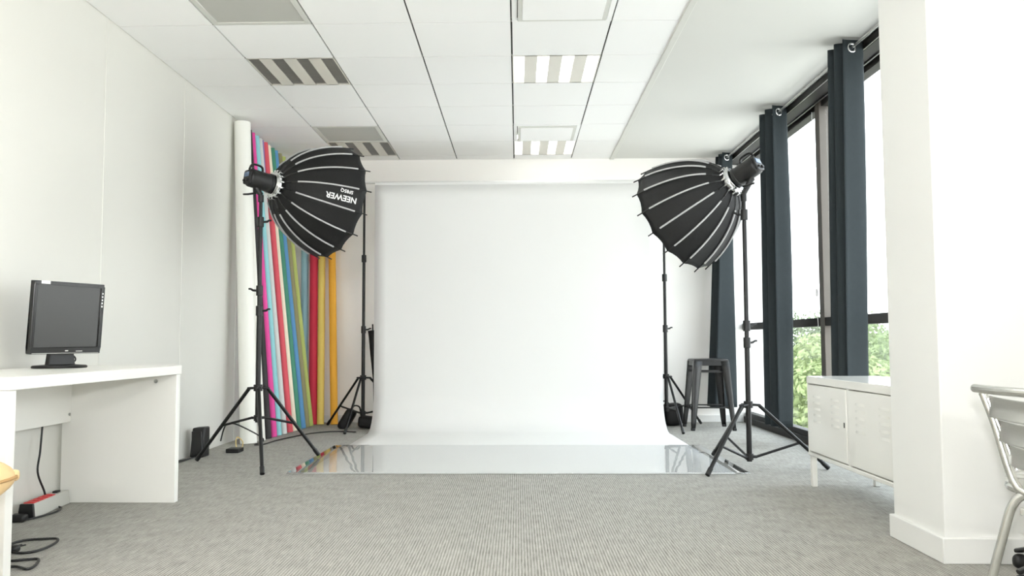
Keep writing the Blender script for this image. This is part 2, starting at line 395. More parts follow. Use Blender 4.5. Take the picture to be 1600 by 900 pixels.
# stands of the backdrop and its crossbar
def stand(name, label, pole, top, collar, hub, feet, sections, knobs, cat='stand', group=None, rl=.0125):
    px, py = pole
    t = thing(name, label, cat, (px, py, 0), 0, group)
    z0 = hub-.03
    edges = [z0]+[s[0] for s in sections]+[top]
    rads = [s[1] for s in sections]
    for k in range(len(edges)-1):
        r = [.0175, *rads][k] if k else .0175
        b = MB(); b.cyl((0, 0, edges[k]), (0, 0, edges[k+1]), r, n=14); b.build('pole_section', 'black_metal', t)
    b = MB(); b.cyl((0, 0, collar-.022), (0, 0, collar+.022), .03, n=16)
    for (fx, fy) in feet:
        d = V((fx-px, fy-py, 0)).normalized(); n = d.cross(V((0, 0, 1)))
        for s in (-1, 1):
            o = n*.012*s; b.tube([o+V((0, 0, collar)), o+d*.075+V((0, 0, collar-.004))], .009, 6)
    b.build('collar', 'black_plastic', t, bevel=.002)
    b = MB(); b.cyl((0, 0, hub-.02), (0, 0, hub+.02), .026, n=16)
    for (fx, fy) in feet:
        d = V((fx-px, fy-py, 0)).normalized(); b.tube([V((0, 0, hub)), d*.05+V((0, 0, hub))], .01, 6)
    b.build('hub', 'black_plastic', t, bevel=.002)
    for (fx, fy) in feet:
        fz = .026 if (abs(fx) < 1.47 and 5.3 < fy < 6.85) else .014
        d = V((fx-px, fy-py, 0)); dn = d.normalized(); a = dn*.07+V((0, 0, collar-.006)); e = V((d.x, d.y, fz))
        b = MB(); b.cyl(a, e, rl, n=12); lg = b.build('leg', 'black_metal', t)
        q = MB(); u = (e-a).normalized(); q.cyl(e-u*.045, e+u*.006, rl+.003, n=12); q.build('rubber_foot', 'black_plastic', lg)
        # brace from hub to a point on the leg
        f = .52 if hub > .2 else .6
        m = a.lerp(e, f)
        b = MB(); b.tube([dn*.045+V((0, 0, hub)), m], .0085, 8); b.build('brace', 'black_metal', t)
    for (kz, ang) in knobs:
        dx, dy = math.cos(ang), math.sin(ang)
        b = MB(); b.cyl((0, 0, kz-.035), (0, 0, kz+.035), .0235, n=14); b.build('clamp', 'black_plastic', t, bevel=.003)
        b = MB(); b.tube([(dx*.02, dy*.02, kz), (dx*.045, dy*.045, kz+.002), (dx*.06, dy*.06, kz+.012), (dx*.075, dy*.075, kz+.012)], [.008, .008, .007, .006], 8); b.build('knob', 'black_plastic', t)
    return t
SL = V((-1.79, 5.78, 0)); SR = V((1.495, 5.52, 0))
stand('light_stand', 'black tripod light stand on the carpet in front of the coloured rolls', (SL.x, SL.y), 1.86, .519, .313,
      [(-1.604, 5.29), (-2.25, 5.90), (-1.443, 6.09)], [(1.03, .0145), (1.66, .0115)], [(1.05, 0.2), (1.19, PI+.1), (1.67, 0.1)], group='light stands')
stand('light_stand', 'black tripod light stand with wide legs standing before the curtains', (SR.x, SR.y), 1.80, .42, .085,
      [(1.165, 5.25), (1.40, 6.11), (2.0, 5.53)], [(.83, .0145), (1.62, .0115)], [(.82, .3), (.93, .3), (1.66, PI)], group='light stands')
BL = V((-1.49, 8.1, 0)); BR = V((1.418, 8.1, 0))
stand('backdrop_stand', 'black backdrop stand on the coloured rolls side of the white paper', (BL.x, BL.y), 2.36, .489, .15,
      [(-1.56, 7.60), (-1.90, 8.42), (-1.03, 8.32)], [(.95, .0145), (1.62, .0115)], [(.95, .3), (1.64, 1.5)], group='backdrop stands', rl=.011)
stand('backdrop_stand', 'black backdrop stand between the white paper and the stool', (BR.x, BR.y), 2.36, .495, .19,
      [(1.476, 7.60), (1.83, 8.52), (.97, 8.36)], [(.94, .0145), (1.43, .0115)], [(.95, .3), (1.44, 1.5)], group='backdrop stands', rl=.011)
b = MB(); b.cyl((-1.53, 8.1, 2.385), (1.46, 8.1, 2.385), .012, n=12)
tag(b.build('crossbar', 'white_trim'), 'thin white crossbar spanning the two backdrop stands behind the paper roll', 'crossbar')

# clear sheet on the floor
b = MB(); fr = []
for j in range(31):
    fr.append([V((-1.47+2.922*i/40, 5.33+1.47*j/30, .0065+.0004*noise.noise(V((i*.22, j*.25, 2))))) for i in range(41)])
b.grid(fr)
fs = b.build('acrylic_sheet', ['film', 'film_under'], solid=(.002, -1, 1)); tag(fs, 'clear glossy acrylic sheet lying over the front of the white paper', 'acrylic sheet')

# ------------------------------------------------------------------ softboxes and flash heads
NR = 16; RIM = .425; DEP = .48; F0, F1 = math.radians(13), math.radians(74)
def dome(t, ang, sag=0.):
    # RIM is read at call time
    f = F0+(F1-F0)*t
    r = RIM*math.sin(f)/math.sin(F1)*(1-sag); z = DEP*(math.cos(F0)-math.cos(f))/(math.cos(F0)-math.cos(F1))
    return V((r*math.cos(ang), r*math.sin(ang), z))
def text_mesh(body, size, extrude=0.):
    cu = bpy.data.curves.new('txt', 'FONT'); cu.body = body; cu.size = size; cu.align_x = 'LEFT'; cu.offset = .0012*size/.05; cu.resolution_u = 3
    o = bpy.data.objects.new('txt', cu); C.objects.link(o)
    dg = bpy.context.evaluated_depsgraph_get(); me = bpy.data.meshes.new_from_object(o.evaluated_get(dg))
    vs = [v.co.copy() for v in me.vertices]; fs = [tuple(p.vertices) for p in me.polygons]
    bpy.data.objects.remove(o); bpy.data.curves.remove(cu); bpy.data.meshes.remove(me)
    return vs, fs
def softbox(center, direc, spin, gore, label, flip):
    root = thing('softbox', label, 'softbox', group='parabolic softboxes')
    root.matrix_world = Matrix.Translation(center) @ frame_of(direc)
    rows = []; S = 4; NT = 18
    for i in range(NT+1):
        t = .0+i/NT; row = []
        for g in range(NR):
            a0 = spin+2*PI*g/NR; a1 = a0+2*PI/NR
            P0, P1 = dome(t, a0), dome(t, a1)
            for k in range(S):
                u = k/S; p = P0.lerp(P1, u); s = 4*u*(1-u)
                if t > .6: p.z -= .011*s*((t-.6)/.4)**2
                p.xy *= (1-.006*s)
                row.append(p)
        rows.append(row)
    b = MB(); b.grid(rows, closed=True)
    b.build('canopy', ['soft_black', 'silver_lining'], root, solid=(.003, 1 if False else -1, 1), ang=25)
    # inner front diffuser, set back from the rim
    b = MB(); pr = [dome(.86, spin+2*PI*g/NR)*1. for g in range(NR)]
    cpt = V((0, 0, pr[0].z)); vs = [cpt]+[V((p.x*.985, p.y*.985, p.z)) for p in pr]
    vs += [v+V((0, 0, .003)) for v in vs]; n = NR+1
    fcs = [(0, 1+(g+1) % NR, 1+g) for g in range(NR)]+[(n, n+1+g, n+1+(g+1) % NR) for g in range(NR)]+[(1+g, 1+(g+1) % NR, n+1+(g+1) % NR, n+1+g) for g in range(NR)]
    b.add(vs, fcs); b.build('front_diffuser', 'diffuser', root, smooth=False)
    for g in range(NR):
        a = spin+2*PI*g/NR
        pts = [dome(.02+.96*k/20, a) for k in range(21)]
        e = (pts[-1]-pts[-2]).normalized(); pts += [pts[-1]+e*.02, pts[-1]+e*.05]
        out = V((math.cos(a), math.sin(a), 0))
        b = MB(); b.tube([p+out*(-.001) for p in pts], .0045, 6); b.build('rod', 'black_metal', root)
        pp = [dome(.22+.69*k/20, a) for k in range(21)]; q = []
        for k, p in enumerate(pp):
            tn = (pp[min(k+1, 20)]-pp[max(k-1, 0)]).normalized(); nn = out-tn*out.dot(tn); q.append(p+nn.normalized()*.006)
        b = MB(); b.tube(q, .006, 8); b.build('piping', 'piping', root)
    # speed ring with teeth
    b = MB(); b.lathe([(.068, -.045), (.082, -.045), (.086, -.03), (.092, -.026), (.092, -.012), (.084, -.008), (.084, .006), (.074, .012), (.068, .012)], n=40, close=True)
    for g in range(NR):
        a = spin+2*PI*g/NR; T = Matrix.Rotation(a, 4, 'Z')
        b.box(.084, -.0055, -.028, .108, .0055, .012, T)
    b.build('speed_ring', 'chrome', root, bevel=.0015)
    for g in range(NR):   # little black sleeves where the rods enter the ring
        a = spin+2*PI*g/NR; b = MB(); p0 = dome(.0, a); p1 = dome(.13, a); b.tube([V((p0.x*.95, p0.y*.95, p0.z)), p1], [.0085, .007], 8); b.build('rod_sleeve', 'black_plastic', root)
    # lettering along one gore
    def near(g):
        w_ = root.matrix_world @ dome(.78, spin+2*PI*(g+.5)/NR); c_ = w_-V((0, 0, HC)); d_ = c_.dot(FW)
        ax = root.matrix_world @ V((0, 0, dome(.78, 0).z)); facing = (w_-ax).normalized().dot(c_.normalized())
        return (CX+FPX*c_.dot(RT)/d_-gore[0])**2+(450-FPX*c_.dot(UP)/d_-gore[1])**2+(0 if facing < .35 else 1e6)
    gore = min(range(NR), key=near)
    aL = spin+2*PI*(gore+.5)/NR
    cosk = math.cos(PI/NR); L = (dome(.95, aL)-dome(.55, aL)).length/.4
    for body, size, off, name in (('NEEWER', .058, -.01, 'lettering'), ('SF85Q', .034, -.055, 'lettering')):
        vs, fcs = text_mesh(body, size); wx = max(v.x for v in vs)
        sm = .92 if body == 'NEEWER' else .865
        mapped = []
        for v in vs:
            t = sm-(v.x)/L if flip else sm-(wx-v.x)/L
            p = dome(t, aL); p.xy *= cosk*(1-.006); tn = (dome(t+.02, aL)-dome(t-.02, aL)).normalized()
            s = 0
            if t > .6: p.z -= .011*((t-.6)/.4)**2
            rad = V((math.cos(aL), math.sin(aL), 0)); n = (rad-tn*rad.dot(tn)).normalized()
            e1 = -tn if flip else tn; e2 = n.cross(e1)
            mapped.append(p+e2*(v.y+off)+n*.006)
        b = MB(); b.add(mapped, fcs); b.build(name, 'lettering', root, smooth=False)
    return root
def flash(pole, topz, center, direc, label):
    # flash head with its tilt bracket; local z looks along the beam
    root = thing('studio_flash', label, 'studio flash', group='studio flash heads')
    Mx = Matrix.Translation(center) @ frame_of(direc); root.matrix_world = Mx
    b = MB(); b.lathe([(.0, -.225), (.053, -.225), (.062, -.217), (.065, -.205), (.065, -.075), (.069, -.07), (.069, -.05), (.06, -.046), (.0, -.046)], n=36); b.build('body', 'black_plastic', root)
    b = MB(); b.sell((0, 0, -.226), (.047, .05, .010), .3, .35); b.build('rear_panel', 'black_plastic', root)
    b = MB(); b.box(-.03, .0, -.239, .03, .034, -.234); b.build('display', 'lcd', root, bevel=.003)
    for x, r in ((-.02, .012), (.022, .009)):
        b = MB(); b.cyl((x, -.026, -.232), (x, -.026, -.247), r, r*.85); b.build('dial', 'black_plastic', root)
    pts = smooth_path([(0, .06, -.12), (0, .09, -.126), (0, .102, -.15), (0, .1, -.195), (0, .085, -.214), (0, .056, -.222)], 5)
    b = MB(); b.tube(pts, .0095, 10, flat=.8); b.build('handle', 'black_plastic', root)
    inv = Mx.inverted(); bot = inv @ V((pole.x, pole.y, topz-.05)); mid = inv @ V((pole.x, pole.y, topz+.0))
    bx = V((0, -.06, -.15))
    b = MB(); b.tube([bot, mid], .019, 14); b.tube([mid, mid.lerp(bx, .6), bx], [.018, .02, .024], 12); b.build('tilt_bracket', 'black_plastic', root, bevel=.002)
    k0 = mid.lerp(bx, .4)
    b = MB(); b.tube([k0, k0+V((.045, 0, 0)), k0+V((.06, -.02, -.05)), k0+V((.06, -.03, -.085))], [.008, .008, .007, .006], 8); b.build('tilt_lever', 'black_plastic', root)
    return root
DL = V((.334, .353, -.07)).normalized(); DR = V((-.325, .335, -.215)).normalized()
CLC = aty(432, 290, 5.89); CRC = aty(1141, 285, 5.63)
softbox(CLC, DL, .312, (536, 312), 'black parabolic softbox with white lettering in front of the coloured rolls', True)
RIM = .402
softbox(CRC, DR, .0, (1124, 385), 'black parabolic softbox tilted down beside the dark curtains', False)
flash(SL, 1.86, CLC, DL, 'black studio flash head in front of the tall white roll')
flash(SR, 1.80, CRC, DR, 'black studio flash head in front of the curtains')

# ------------------------------------------------------------------ paper rolls
def roll(bot, top, r, col, label, rough=.7):
    bot = V(bot); top = V(top); u = (top-bot).normalized()
    bot.z += r*math.sqrt(max(0, 1-u.z*u.z))
    m = mat('paper_'+str(len(bpy.data.materials)), rgb(*col), rough, vary=.03, vscale=3, stretch=(1, 1, .2))
    root = thing('paper_roll', label, 'paper roll', bot, 0, 'background paper rolls'); d = top-bot
    b = MB(); T = frame_of(d, (1, 0, 0)); Lh = d.length
    b.lathe([(.018, .01), (.018, 0), (r, 0), (r, Lh), (.018, Lh), (.018, Lh-.01)], T, n=28)
    b.build('paper_wrap', m, root, ang=50)
    q = MB(); q.lathe([(.0155, .002), (.018, .002), (.018, .2), (.0155, .2)], T, n=20, close=True); q.lathe([(.0155, Lh-.2), (.018, Lh-.2), (.018, Lh-.002), (.0155, Lh-.002)], T, n=20, close=True)
    q.build('core', 'cardboard', root)
    return root, m, T
def bx(px, Y, off=0):   # floor point on the ray column px at depth Y
    return V((aty(px, 680, Y).x+off, Y, 0))
def tx(px, py, Y, r):
    X = aty(px, py, Y).x; return V((max(X, XL+r+.006), Y, 2.70))
roll(bx(388.5, 6.93), tx(369, 193, 7.0, .068), .068, (240, 240, 234), 'thickest white paper roll, leaning in front of all the coloured rolls')
roll(bx(407, 7.12), tx(381, 196, 7.14, .042), .042, (238, 237, 230), 'thinner white paper roll tucked beside the thickest white roll')
roll(bx(419, 7.27), tx(388, 206, 7.26, .03), .03, (42, 40, 42), 'black paper roll between white and pink rolls')
roll(bx(427.5, 7.40), tx(391, 208, 7.36, .031), .031, (226, 74, 156), 'bright pink paper roll')
roll(bx(434.5, 7.52), tx(398.5, 213, 7.47, .032), .033, (144, 206, 212), 'pale cyan paper roll')
roll(bx(443, 7.63), tx(402, 219, 7.57, .03), .033, (208, 208, 206), 'pale grey paper roll between cyan and red rolls')
roll(bx(445, 7.70, -.06), tx(405, 221, 7.645, .028), .028, (134, 122, 182), 'lilac paper roll showing only near its top')
roll(bx(452, 7.78), tx(410, 223, 7.73, .033), .034, (216, 84, 96), 'coral red paper roll leaning among the pastel rolls')
roll(bx(459, 7.89), tx(416, 229, 7.84, .03), .031, (240, 230, 208), 'cream paper roll between coral and green rolls')
roll(bx(465.5, 7.99), tx(421.5, 233, 7.96, .032), .033, (66, 136, 112), 'sea green paper roll')
roll(bx(472.5, 8.10), tx(427.5, 236, 8.07, .032), .033, (92, 148, 198), 'mid blue paper roll')
roll(bx(478.5, 8.21), tx(434, 246, 8.20, .034), .034, (150, 144, 104), 'olive brown paper roll')
roll(bx(484.5, 8.33), tx(441, 250, 8.34, .03), .032, (186, 198, 112), 'lime green paper roll')
def upright(pxb, pxm, ym, r, col, label):   # rolls leaning on the back wall
    Yb, Yt = 8.50, YB-r-.008
    B = bx(pxb, Yb); k = aty(pxm, ym, (Yb+Yt)/2); f = (k.z)/2.70; X = B.x+(k.x-B.x)/max(f, .2)
    roll(B, V((X, Yt, 2.70)), r, col, label)
upright(475, 475.5, 420, .036, (150, 190, 202), 'steel blue paper roll standing upright behind the lime roll')
upright(488.5, 489.5, 400, .041, (208, 48, 74), 'crimson paper roll standing upright in the corner')
upright(500.5, 502, 400, .036, (242, 214, 116), 'soft yellow paper roll standing upright beside the crimson roll')
upright(522, 518, 400, .037, (255, 188, 66), 'orange paper roll standing alone against the back wall')

# ------------------------------------------------------------------ desk, monitor and things around it
DX0, DX1, DY0, DY1, DH = XL+.018, -1.79, 2.93, 4.42, .712
t = thing('desk', 'white panel desk against the left wall', 'desk', ((DX0+DX1)/2, (DY0+DY1)/2, 0))
cx_, cy_ = (DX0+DX1)/2, (DY0+DY1)/2
def dbox(x0, y0, z0, x1, y1, z1): b = MB(); b.box(x0-cx_, y0-cy_, z0, x1-cx_, y1-cy_, z1); return b
dbox(DX0, DY0-.004, DH-.046, DX1+.006, DY1+.02, DH).build('desk_top', 'desk', t, bevel=.002)
dbox(DX0, DY0, 0, DX1, DY0+.046, DH-.047).build('side_panel', 'desk', t, bevel=.002)
sp = dbox(DX0, DY1-.03, 0, DX1, DY1+.016, DH-.047).build('side_panel', 'desk', t, bevel=.002)
mp_ = dbox(DX0+.03, DY0+.047, .42, DX0+.048, DY1-.031, DH-.047).build('modesty_panel', 'desk', t, bevel=.0015)
for (yy, zz) in ((DY1-.05, .62), (DY1-.05, .46)):
    b = MB(); b.cyl((DX0+.047-cx_, yy-cy_, zz), (DX0+.051-cx_, yy-cy_, zz), .008); b.build('bolt', 'steel', mp_)
b = MB(); b.cyl((-1.9-cx_, DY1-.034-cy_, .63), (-1.9-cx_, DY1-.029-cy_, .63), .01); b.build('bolt', 'steel', sp)

# monitor
A = V((-2.245, 3.83)); B_ = V((-2.09, 4.16)); mid = (A+B_)/2; dv = (B_-A).normalized(); rz = math.atan2(dv.y, dv.x)
t = thing('monitor', 'black flat screen monitor standing on the white desk', 'monitor', (mid.x, mid.y, DH), rz)
tilt = Matrix.Translation((0, 0, .24)) @ Matrix.Rotation(math.radians(4), 4, 'X') @ Matrix.Translation((0, 0, -.24))
# local: x along the screen, -y towards the user
w, z0, z1 = .185, .068, .412
b = MB()
for (x0, za, x1, zb) in ((-w, z0, w, z0+.032), (-w, z1-.016, w, z1), (-w, z0+.032, -w+.016, z1-.016), (w-.016, z0+.032, w, z1-.016)): b.box(x0, -.012, za, x1, .022, zb, tilt)
bz = b.build('bezel', 'bezel', t, bevel=.003)
b = MB(); b.box(-w+.015, -.006, z0+.03, w-.015, .0, z1-.015, tilt); b.build('screen', 'screen', t)
b = MB(); b.hexa([tilt @ V(p) for p in ((-w+.004, .02, z0+.004), (w-.004, .02, z0+.004), (w-.004, .02, z1-.004), (-w+.004, .02, z1-.004))], [tilt @ V(p) for p in ((-w+.045, .062, z0+.04), (w-.045, .062, z0+.04), (w-.045, .062, z1-.06), (-w+.045, .062, z1-.06))])
b.build('rear_shell', 'black_plastic', t, bevel=.006)
b = MB(); b.hexa([(-.07, .025, .014), (.07, .025, .014), (.07, .06, .014), (-.07, .06, .014)], [(-.05, .03, .16), (.05, .03, .16), (.05, .055, .16), (-.05, .055, .16)]); b.build('neck', 'black_plastic', t, bevel=.004)
b = MB(); b.lathe([(0, 0), (.128, 0), (.132, .006), (.126, .013), (.06, .018), (0, .018)], Matrix.Translation((0, .045, 0)) @ Matrix.Scale(.78, 4, (0, 1, 0)), n=40); b.build('base', 'black_plastic', t)
b = MB(); b.box(-w+.03, -.0135, z1-.014, -w+.075, -.0118, z1+.0005, tilt); b.build('sticker', 'sticker', bz)
b = MB()
for k in range(5): b.box(w-.011, -.0135, z1-.05-.016*k, w-.005, -.0118, z1-.042-.016*k, tilt)
b.build('button', 'sticker', bz)
b = MB(); b.box(-.008, -.0135, z0+.013, .008, -.0118, z0+.018, tilt); b.box(.05, -.0135, z0+.012, .085, -.0118, z0+.015, tilt); b.box(-w+.008, -.0135, z0+.003, w-.008, -.0118, z0+.005, tilt); b.build('marking', 'strip_grey', bz)
b = MB(); b.tube(smooth_path([(.045, .045, .075), (.085, .05, .05), (.09, .06, .03), (.05, .065, .024), (.02, .062, .028)], 6), .0035, 8); b.build('video_cable', 'black_plastic', t)

# power strip under the desk
P0 = V((-2.327, 3.975)); P1 = V((-2.366, 4.372)); dv = P1-P0; rz = math.atan2(dv.y, dv.x)-PI/2; Lp = dv.length
t = thing('power_strip', 'grey power strip with red sockets on the carpet under the desk', 'power strip', (P0.x, P0.y, 0), rz)
b = MB(); b.hexa([(-.04, .018, 0), (.036, .018, 0), (.036, Lp, 0), (-.04, Lp, 0)], [(-.03, .018, .07), (.028, .018, .07), (.028, Lp, .07), (-.03, Lp, .07)]); b.build('body', 'strip_grey', t, bevel=.004)
b = MB(); b.hexa([(-.041, 0, 0), (.037, 0, 0), (.037, .018, 0), (-.041, .018, 0)], [(-.031, 0, .071), (.029, 0, .071), (.029, .018, .071), (-.031, .018, .071)]); b.build('end_cap', 'black_plastic', t, bevel=.003)
for k in range(5):
    y = .045+.048*k; b = MB(); b.box(-.025, y-.019, .066, .023, y+.019, .074); b.cyl((-.001, y, .073), (-.001, y, .0755), .015); b.build('socket', 'red', t, bevel=.003)
b = MB(); b.box(-.014, .3, .068, .012, .34, .08); b.build('switch', 'black_plastic', t, bevel=.004)
b = MB(); b.tube(smooth_path([(.02, Lp-.12, .008), (.06, Lp-.16, .006), (.07, .12, .006), (.02, -.03, .006), (-.03, -.05, .006)], 6), .0045, 8); b.build('mains_cord', 'black_plastic', t)
b = MB(); b.box(-.045, -.075, 0, .025, -.02, .035); b.cyl((-.05, -.05, .02), (-.075, -.05, .02), .01); b.build('plug', 'black_plastic', t, bevel=.01)
# cord hanging from behind the desk panel down to the strip
b = MB(); top = V((DX0+.022, 4.17, .46))
b.tube(smooth_path([top+V((0, 0, .2)), top, V((-2.362, 4.14, .3)), V((-2.36, 4.12, .2)), V((-2.352, 4.165, .105)), V((-2.345, 4.165, .082))], 6), .005, 8)
tag(b.build('hanging_cable', 'black_plastic'), 'black cord hanging from the desk panel into the power strip', 'cable')
def floor_path(px, z=.006): return [atz(a, c_, z) for a, c_ in px]
b = MB(); pts = floor_path([(5, 860), (17, 850), (40, 844), (70, 842), (90, 842), (84, 850), (60, 860), (35, 864), (14, 862)])
b.tube(smooth_path(pts, 6), .005, 8)
o = b.build('cable_loop', 'black_plastic'); tag(o, 'black cord with a plug looped on the carpet, farther of two loops', 'cord')
p = atz(18, 858, .014); b = MB(); b.sell((p.x, p.y, .0155), (.03, .022, .015), .6, .6); b.cyl((p.x-.005, p.y+.01, .02), (p.x+.012, p.y+.05, .02), .003); b.cyl((p.x+.01, p.y+.005, .02), (p.x+.03, p.y+.045, .02), .003); b.build('plug', 'black_plastic', o)
b = MB(); b.tube(smooth_path(floor_path([(2, 876), (20, 876), (44, 874), (60, 874), (54, 884), (42, 889), (25, 885), (3, 887)]), 6), .005, 8)
tag(b.build('cable_loop', 'black_plastic'), 'black cord looped on the carpet nearest the viewer', 'cord')

# tan leather seat at the picture edge
t = thing('leather_seat', 'tan leather padded seat with a pinched corner beside the desk leg', 'seat', (-1.815, 2.27, 0), math.radians(-4))
def pad(b, c, rad, pinch):
    nu, nv = 64, 20; vs = []; fs = []
    for i in range(nv+1):
        a = -PI/2+PI*i/nv
        for k in range(nu):
            q = 2*PI*k/nu; cc, ss = math.cos(q), math.sin(q)
            n = (abs(cc)**3.4+abs(ss)**3.4)**(-1/3.4); ca = max(0, math.cos(a))**.62
            cor = (abs(cc*ss)*2)**10
            x = rad[0]*cc*n*ca*(1+pinch*cor*ca); y = rad[1]*ss*n*ca*(1+pinch*cor*ca); z = rad[2]*math.copysign(abs(math.sin(a))**.9, math.sin(a))*(1-.35*cor*ca)
            vs.append(V((x, y, z))+V(c))
    for i in range(nv):
        for k in range(nu): fs.append((i*nu+k, i*nu+(k+1) % nu, (i+1)*nu+(k+1) % nu, (i+1)*nu+k))
    b.add(vs, fs)
b = MB(); pad(b, (0, 0, .437), (.335, .30, .115), .07); cu = b.build('cushion', 'leather', t, ang=80)
b = MB(); ring = []
for k in range(64):
    q = 2*PI*k/64; cc, ss = math.cos(q), math.sin(q); n = (abs(cc)**3.4+abs(ss)**3.4)**(-1/3.4); cor = (abs(cc*ss)*2)**10
    ring.append(V((.3365*cc*n*(1+.07*cor), .3015*ss*n*(1+.07*cor), .437)))
b.tube(ring, .005, 8, closed=True); b.build('seam', 'leather_dark', cu)
for sx in (-1, 1):
    for sy in (-1, 1):
        b = MB(); b.sell((sx*.287, sy*.257, .438), (.016, .016, .017), .6, .6); b.build('corner_knot', 'leather', cu)
b = MB(); b.sell((-.0, 0, .262), (.285, .27, .06), .5, .4); b.build('seat_pan', 'leather', t)
b = MB(); b.cyl((-.06, 0, .05), (-.06, 0, .21), .028)
for k in range(5):
    a = 2*PI*k/5+PI; b.tube([(-.06, 0, .075), (-.06+.24*math.cos(a), .24*math.sin(a), .045)], [.022, .014], 8); b.sell((-.06+.24*math.cos(a), .24*math.sin(a), .024), (.022, .022, .0235), 1, 1)
b.build('swivel_base', 'black_plastic', t)

# ------------------------------------------------------------------ small things by the left wall
t = thing('speaker_box', 'small black upright speaker box on the carpet by the left wall', 'speaker', (-2.325, 6.14, 0), math.radians(-4))
b = MB(); b.hexa([(-.05, -.06, 0), (.05, -.06, 0), (.05, .06, 0), (-.05, .06, 0)], [(-.036, -.05, .212), (.056, -.045, .218), (.056, .05, .218), (-.036, .05, .212)]); b.build('body', 'black_plastic', t, bevel=.012, seg=3)
b = MB(); b.box(-.036, -.0615, .014, .044, -.05, .19); b.build('grille', 'bezel', t, bevel=.006)
b = MB(); b.box(-2.2, 6.33, 0, -2.10, 6.45, .032)
tag(b.build('power_adapter', 'black_plastic', bevel=.006), 'flat black power adapter on the carpet beyond the small speaker box', 'adapter')
b = MB(); b.tube(smooth_path([(-2.17, 6.50, .005), (-2.19, 6.53, .06), (-2.2, 6.6, .09), (-2.165, 6.62, .05), (-2.155, 6.57, .005), (-2.13, 6.49, .004)], 6), .004, 8)
tag(b.build('yellow_cord', 'yellow_cord'), 'short loop of yellowish cord on the carpet by the left wall', 'cord')
b = MB(); b.tube(smooth_path([(-2.33, 6.02, .007), (-2.35, 5.93, .007), (-2.37, 5.80, .007), (-2.36, 5.62, .007), (-2.33, 5.64, .007), (-2.34, 5.86, .007), (-2.30, 5.99, .016)], 6), .005, 8)
tag(b.build('tangled_cable', 'black_plastic'), 'tangled black cord on the carpet in front of the small speaker box', 'cord')
pts = [V((-2.21, 6.25, .10)), V((-2.18, 6.24, .2)), V((-2.13, 6.2, .235)), V((-2.06, 6.25, .21)), V((-1.98, 6.55, .08))]+[atz(a, c_, .007) for a, c_ in ((398, 695), (412, 694), (432, 688), (455, 683), (480, 678), (505, 675), (530, 674), (556, 675))]
b = MB(); b.tube(smooth_path(pts, 6), .0055, 8)
tag(b.build('extension_cord', 'black_plastic'), 'long black cable curving over the carpet past the feet of the rolls', 'cord')

# ------------------------------------------------------------------ sandbags and hanging bag
def sandbag(loc, lobes, strap, label):
    t = thing('sandbag', label, 'sandbag', loc, 0, 'sandbags')
    for (c, rad, rot) in lobes:
        b = MB(); b.sell((0, 0, 0), rad, .45, .5)
        T = Matrix.Translation(c) @ Matrix.Rotation(rot, 4, 'Y'); b.v = [tuple(T @ V(v)+V((0, 0, .004*noise.noise(V(v)*30)))) for v in b.v]
        b.build('pouch', 'soft_black', t, ang=60)
    b = MB(); b.tube(smooth_path(strap, 6), .022, 8, flat=.3); b.build('strap', 'soft_black', t)
o1 = atz(553, 671); o2 = atz(1058, 668)
sandbag((o1.x, o1.y+.12, 0), [((-.09, .0, .085), (.05, .1, .105), .55), ((.11, -.02, .062), (.085, .09, .055), .1)], [(-.05, 0, .17), (-.02, 0, .215), (.03, 0, .2), (.045, 0, .12), (.07, 0, .1)],
        'black sandbag saddled on the stand beside the orange roll')
sandbag((o2.x-.025, o2.y+.2, 0), [((-.125, -.03, .115), (.042, .1, .11), .0), ((.025, .0, .112), (.095, .1, .108), -.06)], [(-.12, 0, .2), (-.09, 0, .235), (-.04, 0, .235), (0, 0, .2)],
        'black sandbag on the carpet behind the black stool')
t = thing('folded_umbrella', 'slim black folded umbrella mostly hidden by the edge of the white paper', 'umbrella', (aty(585.5, 540, 8.42).x, 8.42, 0))
b = MB(); T = Matrix.Translation((0.0, 0, .02)) @ Matrix.Rotation(math.radians(-2.5), 4, 'Y') @ Matrix.Rotation(math.radians(-7), 4, 'X')
b.lathe([(0, 0), (.004, .0), (.006, .42), (.012, .5), (.03, .7), (.045, .9), (.05, .93), (.0, .94)], T, n=12); b.build('canopy', 'soft_black', t)
b = MB(); b.cyl(T @ V((0, 0, .93)), T @ V((0, 0, 1.0)), .008); b.build('shaft', 'black_metal', t)

